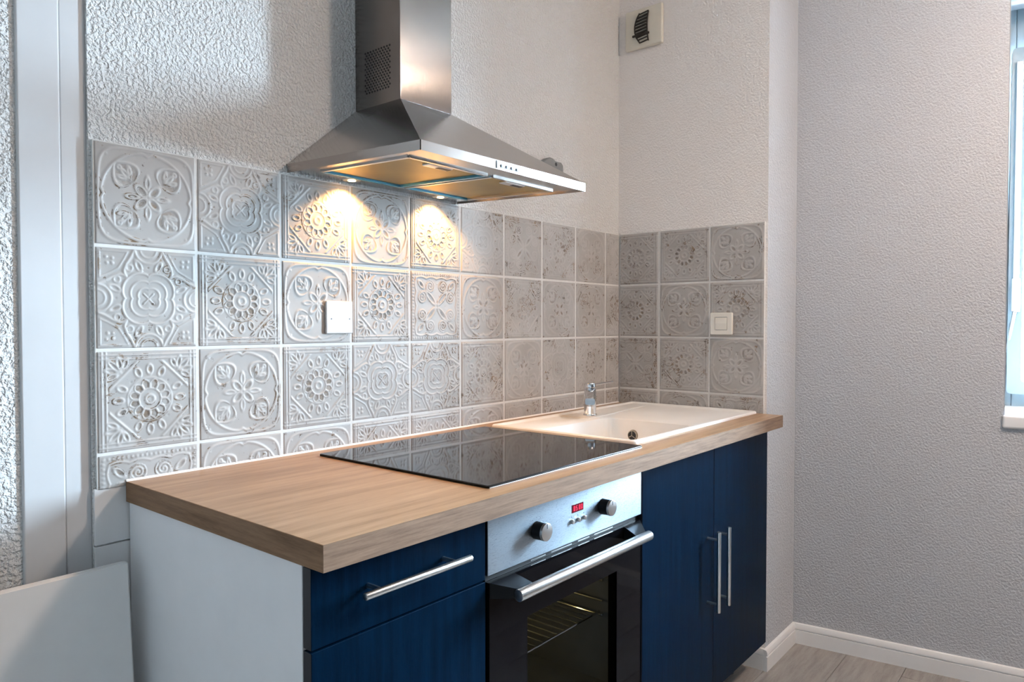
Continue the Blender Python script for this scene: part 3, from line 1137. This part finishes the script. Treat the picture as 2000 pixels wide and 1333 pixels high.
# overflow on the bowl's right wall
of = empty('overflow', (-0.4395, -0.318, 0.8525) - sk.location if False else Vector((-0.4395, -0.318, 0.8525)) - sk.location)
of.parent = sk
tag(of, 'dark three-spoked overflow')
cyl('ring', 'chrome_dark', of, (0.004, 0, 0), (-0.004, 0, 0), 0.0185, 0.0165, 32)
cyl('hole', 'rubber_black', of, (-0.0036, 0, 0), (-0.0046, 0, 0), 0.0140, seg=28)
for k in range(3):
    an = R(90 + 120 * k)
    tube('spoke', 'chrome_dark', of, [(-0.0052, 0, 0), (-0.0052, 0.014 * math.cos(an), 0.014 * math.sin(an))], 0.0016, 8)
dn = cyl('drain', 'chrome', sk, (-0.62, -0.36, ZC - 0.157), (-0.62, -0.36, ZC - 0.153), 0.042, 0.040, 32, loc=-sk.location)

# ------------------------------------------------------------------ tap
tz = deckz + 0.0034
TPX, TPY = -0.462, -0.168
tp = empty('tap', (TPX, TPY, tz), (0, 0, math.atan2(-1.33, -2.02)))   # local +x points out over the bowl
tag(tp, 'chrome single-lever mixer tap standing on the sink ledge', 'tap')
cyl('base_ring', 'chrome', tp, (0, 0, 0), (0, 0, 0.006), 0.0235, 0.0225, 32, bev=0.001)
cyl('body', 'chrome', tp, (0, 0, 0.006), (0, 0, 0.092), 0.0205, 0.0195, 32)
cyl('cap', 'chrome', tp, (0, 0, 0.0925), (0, 0, 0.110), 0.0200, 0.0175, 32, bev=0.003)
bm = bmesh.new()
sec = []
for t, hw, za, zb in ((0.0, 0.0175, 0.050, 0.092), (0.05, 0.0172, 0.052, 0.086), (0.09, 0.0165, 0.050, 0.076), (0.108, 0.0155, 0.047, 0.068)):
    ring = rounded_rect(-hw, hw, za, zb, 0.006, 4)
    sec.append([bm.verts.new((t, a, b)) for a, b in ring])
for a, b in zip(sec[:-1], sec[1:]):
    bridge(a, b)
bm.faces.new(sec[0])
bm.faces.new(sec[-1])
link('spout', finish(bm, angle=40), 'chrome', tp)
cyl('aerator', 'steel_satin', tp, (0.094, 0, 0.050), (0.094, 0, 0.041), 0.010, seg=24)
la = R(-0.0) - tp.rotation_euler.z
tube('lever', 'chrome', tp, [(0.012 * math.cos(la), 0.012 * math.sin(la), 0.101), (0.155 * math.cos(la + 0.05), 0.155 * math.sin(la + 0.05), 0.104)], 0.0032, 12)

# ------------------------------------------------------------------ range hood
rh = empty('range_hood', (-1.208, 0.0, 1.56))
tag(rh, 'stainless steel pyramid range hood with square chimney above the hob', 'range hood')
HX0, HX1, HYF = -1.4990, -0.9180, -0.4530
LIP = 0.0205


def hz_(yv):                      # the canopy hangs a little lower at the front
    return 1.5735 + (-yv / 0.453) * -0.0160


TX0, TX1, TYF, TZ = -1.2955, -1.1180, -0.1660, 1.7635
bm = bmesh.new()
lo = [(HX0, HYF), (HX1, HYF), (HX1, 0.006), (HX0, 0.006)]
vl = [bm.verts.new((a, b, hz_(b) + LIP)) for a, b in lo]
vt = [bm.verts.new((a, b, TZ)) for a, b in ((TX0, TYF), (TX1, TYF), (TX1, 0.006), (TX0, 0.006))]
bridge(vl, vt)
bm.faces.new(vt)
link('canopy', finish(bm), 'steel_hood', rh, -rh.location)
bm = bmesh.new()
wt_ = 0.0015
for a, b in (((HX0, HYF), (HX1, HYF)), ((HX1, HYF), (HX1, 0.006)), ((HX0, 0.006), (HX0, HYF))):
    p = [(a[0], a[1], hz_(a[1])), (b[0], b[1], hz_(b[1])), (b[0], b[1], hz_(b[1]) + LIP), (a[0], a[1], hz_(a[1]) + LIP)]
    d = Vector((b[0] - a[0], b[1] - a[1], 0)).normalized()
    nn = Vector((-d.y, d.x, 0)) * wt_
    add_prism(bm, p, nn)
link('lip', finish(bm), 'steel_hood', rh, -rh.location)
box('chimney', 'steel_chimney', rh, TX0, TX1, TYF, 0.006, TZ - 0.001, Z_CEIL - 0.001, 0.0015, 2, loc=-rh.location)
# punched ventilation holes on the chimney's left side
hm = None
bm = bmesh.new()
add_cyl(bm, (0, 0, 0), (-0.0006, 0, 0), 0.0026, seg=10)
hm = finish(bm)
hm.materials.append(MATS['rubber_black'])
for c in range(19):
    for r_ in range(8):
        yy = -0.034 - c * 0.0052
        zz = 1.902 - r_ * 0.0135 - (0.00675 if c % 2 else 0)
        o = link('vent_hole', hm, None, rh, (TX0 - 0.0001 - rh.location.x, yy, zz - rh.location.z))
# underside: frame plate around two filters, lamps at the back
bm = bmesh.new()
FX = [(-1.4560, -1.2130), (-1.1930, -0.9560)]
FY0, FY1 = -0.372, -0.070
ux = [HX0 + 0.001, FX[0][0], FX[0][1], FX[1][0], FX[1][1], HX1 - 0.001]
uy = [HYF + 0.001, FY0, FY1, 0.004]
for i in range(5):
    for j in range(3):
        if j == 1 and i in (1, 3):
            continue
        vs = [bm.verts.new((a, b, hz_(b) + 0.004)) for a, b in ((ux[i], uy[j]), (ux[i + 1], uy[j]), (ux[i + 1], uy[j + 1]), (ux[i], uy[j + 1]))]
        bm.faces.new(vs)
bmesh.ops.remove_doubles(bm, verts=bm.verts, dist=1e-5)
ex = bmesh.ops.extrude_face_region(bm, geom=list(bm.faces))
for vtx in [e for e in ex['geom'] if isinstance(e, bmesh.types.BMVert)]:
    vtx.co.z += 0.0015
link('underside', finish(bm), 'steel_hood', rh, -rh.location)
for fx0, fx1 in FX:
    f = empty('filter')
    f.parent = rh
    f.location = -rh.location
    tag(f, 'gold-tinted metal grease filter')

    def fz(yv, dz):
        return hz_(yv) + dz
    bm = bmesh.new()
    vs = [bm.verts.new((a, b, fz(b, 0.006))) for a, b in ((fx0 + 0.006, FY0 + 0.006), (fx1 - 0.006, FY0 + 0.006), (fx1 - 0.006, FY1 - 0.006), (fx0 + 0.006, FY1 - 0.006))]
    bm.faces.new(vs)
    ex = bmesh.ops.extrude_face_region(bm, geom=list(bm.faces))
    for vtx in [e for e in ex['geom'] if isinstance(e, bmesh.types.BMVert)]:
        vtx.co.z += 0.008
    link('mesh_panel', finish(bm), 'filter_gold', f)
    for (ax, ay), (bx_, by_), mt in (((fx0, FY0), (fx1, FY0), 'steel_hood'), ((fx0, FY1), (fx1, FY1), 'film_blue'),
                                     ((fx0, FY0), (fx0, FY1), 'steel_satin'), ((fx1, FY0), (fx1, FY1), 'film_blue' if fx0 < -1.3 else 'steel_satin')):
        bm = bmesh.new()
        hw = 0.0045
        dx, dy = (0, hw) if ay == by_ else (hw, 0)
        pts = [(ax - dx, ay - dy), (ax + dx, ay + dy), (bx_ + dx, by_ + dy), (bx_ - dx, by_ - dy)]
        v1 = [bm.verts.new((a, b, fz(b, 0.0005))) for a, b in pts]
        v2 = [bm.verts.new((a, b, fz(b, 0.010))) for a, b in pts]
        bm.faces.new(v1)
        bm.faces.new(v2)
        bridge(v1, v2)
        link('frame_bar', finish(bm), mt, f)
    mxx = (fx0 + fx1) / 2
    lt = empty('latch')
    lt.parent = f
    yy = FY0 + 0.030
    box('latch', 'steel_satin', f, mxx - 0.045, mxx + 0.030, yy - 0.012, yy + 0.012, fz(yy, 0.0015), fz(yy, 0.007), 0.002)
    box('latch_slot', 'rubber_black', f, mxx - 0.010, mxx + 0.028, yy - 0.006, yy + 0.006, fz(yy, 0.0008), fz(yy, 0.0018))
    bpy.data.objects.remove(lt)
# control strip on the front lip
cp = box('control_slot', 'plastic_white', rh, -1.2680, -1.1830, HYF - 0.0008, HYF + 0.001, hz_(HYF) + 0.0035, hz_(HYF) + 0.0170, loc=-rh.location)
box('slot_edge', 'rubber_black', cp, -1.2715, -1.2685, HYF - 0.0012, HYF + 0.001, hz_(HYF) + 0.002, hz_(HYF) + 0.0185)
for k in range(4):
    xx = -1.258 + k * 0.018
    box('button', 'mark_grey', cp, xx, xx + 0.004, HYF - 0.0030, HYF - 0.0005, hz_(HYF) + 0.0065, hz_(HYF) + 0.0120, 0.0005, 1)
box('slider_line', 'mark_grey', cp, -1.258, -1.190, HYF - 0.0014, HYF - 0.0005, hz_(HYF) + 0.0055, hz_(HYF) + 0.0068)
# lamps
for lx in (-1.345, -1.035):
    lm = empty('lamp')
    lm.parent = rh
    lm.location = Vector((lx, -0.040, hz_(-0.04))) - rh.location
    tag(lm, 'small warm halogen lamp')
    cyl('lamp_housing', 'steel_satin', lm, (0, 0, 0.006), (0, 0, 0.0007), 0.024, 0.022, 28)
    cyl('bulb', 'bulb_warm', lm, (0, 0, 0.0006), (0, 0, -0.0004), 0.010, 0.009, 24)
    sd = bpy.data.lights.new('hood_light', 'SPOT')
    sd.energy = 6.0
    sd.color = (1.0, 0.50, 0.14)
    sd.spot_size = R(128)
    sd.spot_blend = 0.5
    sd.shadow_soft_size = 0.012
    so = bpy.data.objects.new('hood_light', sd)
    COL.objects.link(so)
    so.parent = lm
    so.location = (0, 0, -0.010)
    so.rotation_euler = (R(8), 0, 0)

# ------------------------------------------------------------------ fittings on the walls
cpn = empty('cover_plate', (-1.3600, 0.0, 1.2315))
tag(cpn, 'blank white square cover plate on the tiles below the hood', 'cover plate')
box('plate', 'plastic_white', cpn, -0.0405, 0.0405, -0.0085, -0.0030, -0.0410, 0.0410, 0.0025, 3)
box('back_box', 'plastic_white', cpn, -0.0385, 0.0385, -0.0035, 0.0012, -0.0390, 0.0390)
for sx in (-0.0255, 0.0300):
    cyl('screw', 'mark_grey', cpn, (sx, -0.0083, -0.004), (sx, -0.0089, -0.004), 0.0018, seg=12)

sw = empty('light_switch', (0.0, -0.4295, 1.2155), (0, 0, R(-90)))
tag(sw, 'cream square light switch on the side wall tiles', 'switch')
bm = bmesh.new()
ro = rounded_rect(-0.0410, 0.0410, -0.0395, 0.0395, 0.004, 3)
ri = rounded_rect(-0.0235, 0.0235, -0.0235, 0.0235, 0.0015, 3)
v0 = [bm.verts.new((a, -0.001, b)) for a, b in ro]
v1 = [bm.verts.new((a, -0.0085, b)) for a, b in ro]
v2 = [bm.verts.new((a * 0.96, -0.0105, b * 0.96)) for a, b in ro]
v3 = [bm.verts.new((a, -0.0105, b)) for a, b in ri]
v4 = [bm.verts.new((a, -0.004, b)) for a, b in ri]
for a, b in ((v0, v1), (v1, v2), (v2, v3), (v3, v4)):
    bridge(a, b)
link('frame', finish(bm, angle=35), 'plastic_cream', sw)
bm = bmesh.new()
add_prism(bm, [(-0.0221, -0.004, -0.0221), (-0.0221, -0.0108, -0.0221), (-0.0221, -0.0122, 0.0), (-0.0221, -0.0098, 0.0221), (-0.0221, -0.004, 0.0221)], (0.0442, 0, 0))
link('rocker', finish(bm), 'plastic_cream', sw)
box('gap_shade', 'mark_grey', sw, -0.0236, 0.0236, -0.0042, -0.002, -0.0236, 0.0236)  # dark backing added as the shade in the gap around the rocker

vg = empty('air_vent', (PL, -0.1085, 2.3550), (0, 0, R(-90)))
tag(vg, 'cream square air vent with black grille high on the side wall', 'vent')
box('plate', 'vent_cream', vg, -0.0800, 0.0800, -0.0160, 0.0, -0.0760, 0.0760, 0.006, 3)
# black damper: curved outer rail, straight inner rail, slanted bars, cross handle
arc = []
for k in range(13):
    a = -1 + 2 * k / 12
    arc.append((-0.036 + 0.022 * a * a, 0.056 * a))
rail = [(0.018 + 0.006 * (abs(z) / 0.056) ** 2, z) for _, z in arc]
for pl_ in (arc, rail):
    bm = bmesh.new()
    for (x0_, z0_), (x1_, z1_) in zip(pl_[:-1], pl_[1:]):
        add_cyl(bm, (x0_, -0.0195, z0_), (x1_, -0.0195, z1_), 0.0026, seg=8)
    link('rail', finish(bm, angle=40), 'grille_black', vg)
for k in range(10):
    t = k / 9
    zc = 0.0545 - 0.109 * t
    xl = -0.036 + 0.022 * (zc / 0.056) ** 2
    xr = 0.018 + 0.006 * (abs(zc) / 0.056) ** 2
    rr = 0.0026 if k in (0, 8, 9) else 0.0042
    bm = bmesh.new()
    add_cyl(bm, (xl, -0.019, zc - 0.003), (xr, -0.019, zc + 0.003), rr, seg=8)
    link('bar', finish(bm, angle=40), 'grille_black', vg)
box('cross_handle', 'grille_black', vg, -0.044, 0.028, -0.0240, -0.0190, -0.0315, -0.0235, 0.001)

wb = empty('wall_bracket', (-0.4600, PL, 1.7700))
tag(wb, 'small grey two-lobed bracket on the wall behind the hood', 'bracket')
bm = bmesh.new()
prof = [(-0.060, -0.030), (0.058, -0.034), (0.063, -0.018), (0.062, 0.004), (0.052, 0.012), (0.040, 0.012), (0.028, 0.006), (0.018, 0.010),
        (0.004, 0.018), (-0.014, 0.020), (-0.032, 0.014), (-0.052, 0.002)]
add_prism(bm, [(a, 0.001, b) for a, b in prof], (0, -0.022, 0))
bmesh.ops.bevel(bm, geom=[e for e in bm.edges if all(v.co.y < -0.01 for v in e.verts)], offset=0.004, segments=2, affect='EDGES')
link('body', finish(bm, weighted=True), 'plastic_grey', wb)
cyl('hole', 'rubber_black', wb, (0.016, -0.0212, 0.000), (0.016, -0.0216, 0.000), 0.0065, seg=20)
box('tip', 'plastic_white', wb, 0.036, 0.056, -0.020, 0.001, -0.040, -0.034, 0.0015)

# ------------------------------------------------------------------ leaning board
bd = empty('leaning_board', (-2.258, -0.127, 0.0), (R(-5.0), 0, 0))
tag(bd, 'large white rounded board leaning on the wall beside the drawer cabinet', 'board')
bm = bmesh.new()
add_prism(bm, [(a, -0.009, b) for a, b in rounded_rect(-0.36, 0.360, 0.003, 0.765, 0.006, 4)], (0, 0.018, 0))
bmesh.ops.bevel(bm, geom=[e for e in bm.edges if abs(e.verts[0].co.y - e.verts[1].co.y) < 1e-5], offset=0.004, segments=3, affect='EDGES')
link('panel', finish(bm, weighted=True), 'board_white', bd)

# ------------------------------------------------------------------ ceiling lamps (out of view, warm the room)
for lx, ly, lr, lab in ((-0.46, -2.02, 0.13, 'warm flat round glass ceiling lamp'),):
    cl = empty('ceiling_lamp', (lx, ly, Z_CEIL))
    tag(cl, lab, 'lamp')
    cyl('rose', 'paint_white', cl, (0, 0, 0), (0, 0, -0.03), 0.045, 0.04, 32)
    bm = bmesh.new()
    bmesh.ops.create_uvsphere(bm, u_segments=28, v_segments=16, radius=lr)
    bmesh.ops.scale(bm, vec=(1, 1, 0.35), verts=bm.verts)
    link('globe', finish(bm, smooth=True), 'globe_warm', cl, (0, 0, -0.125))
    cyl('stem', 'paint_white', cl, (0, 0, -0.03), (0, 0, -0.090), 0.012, seg=12)
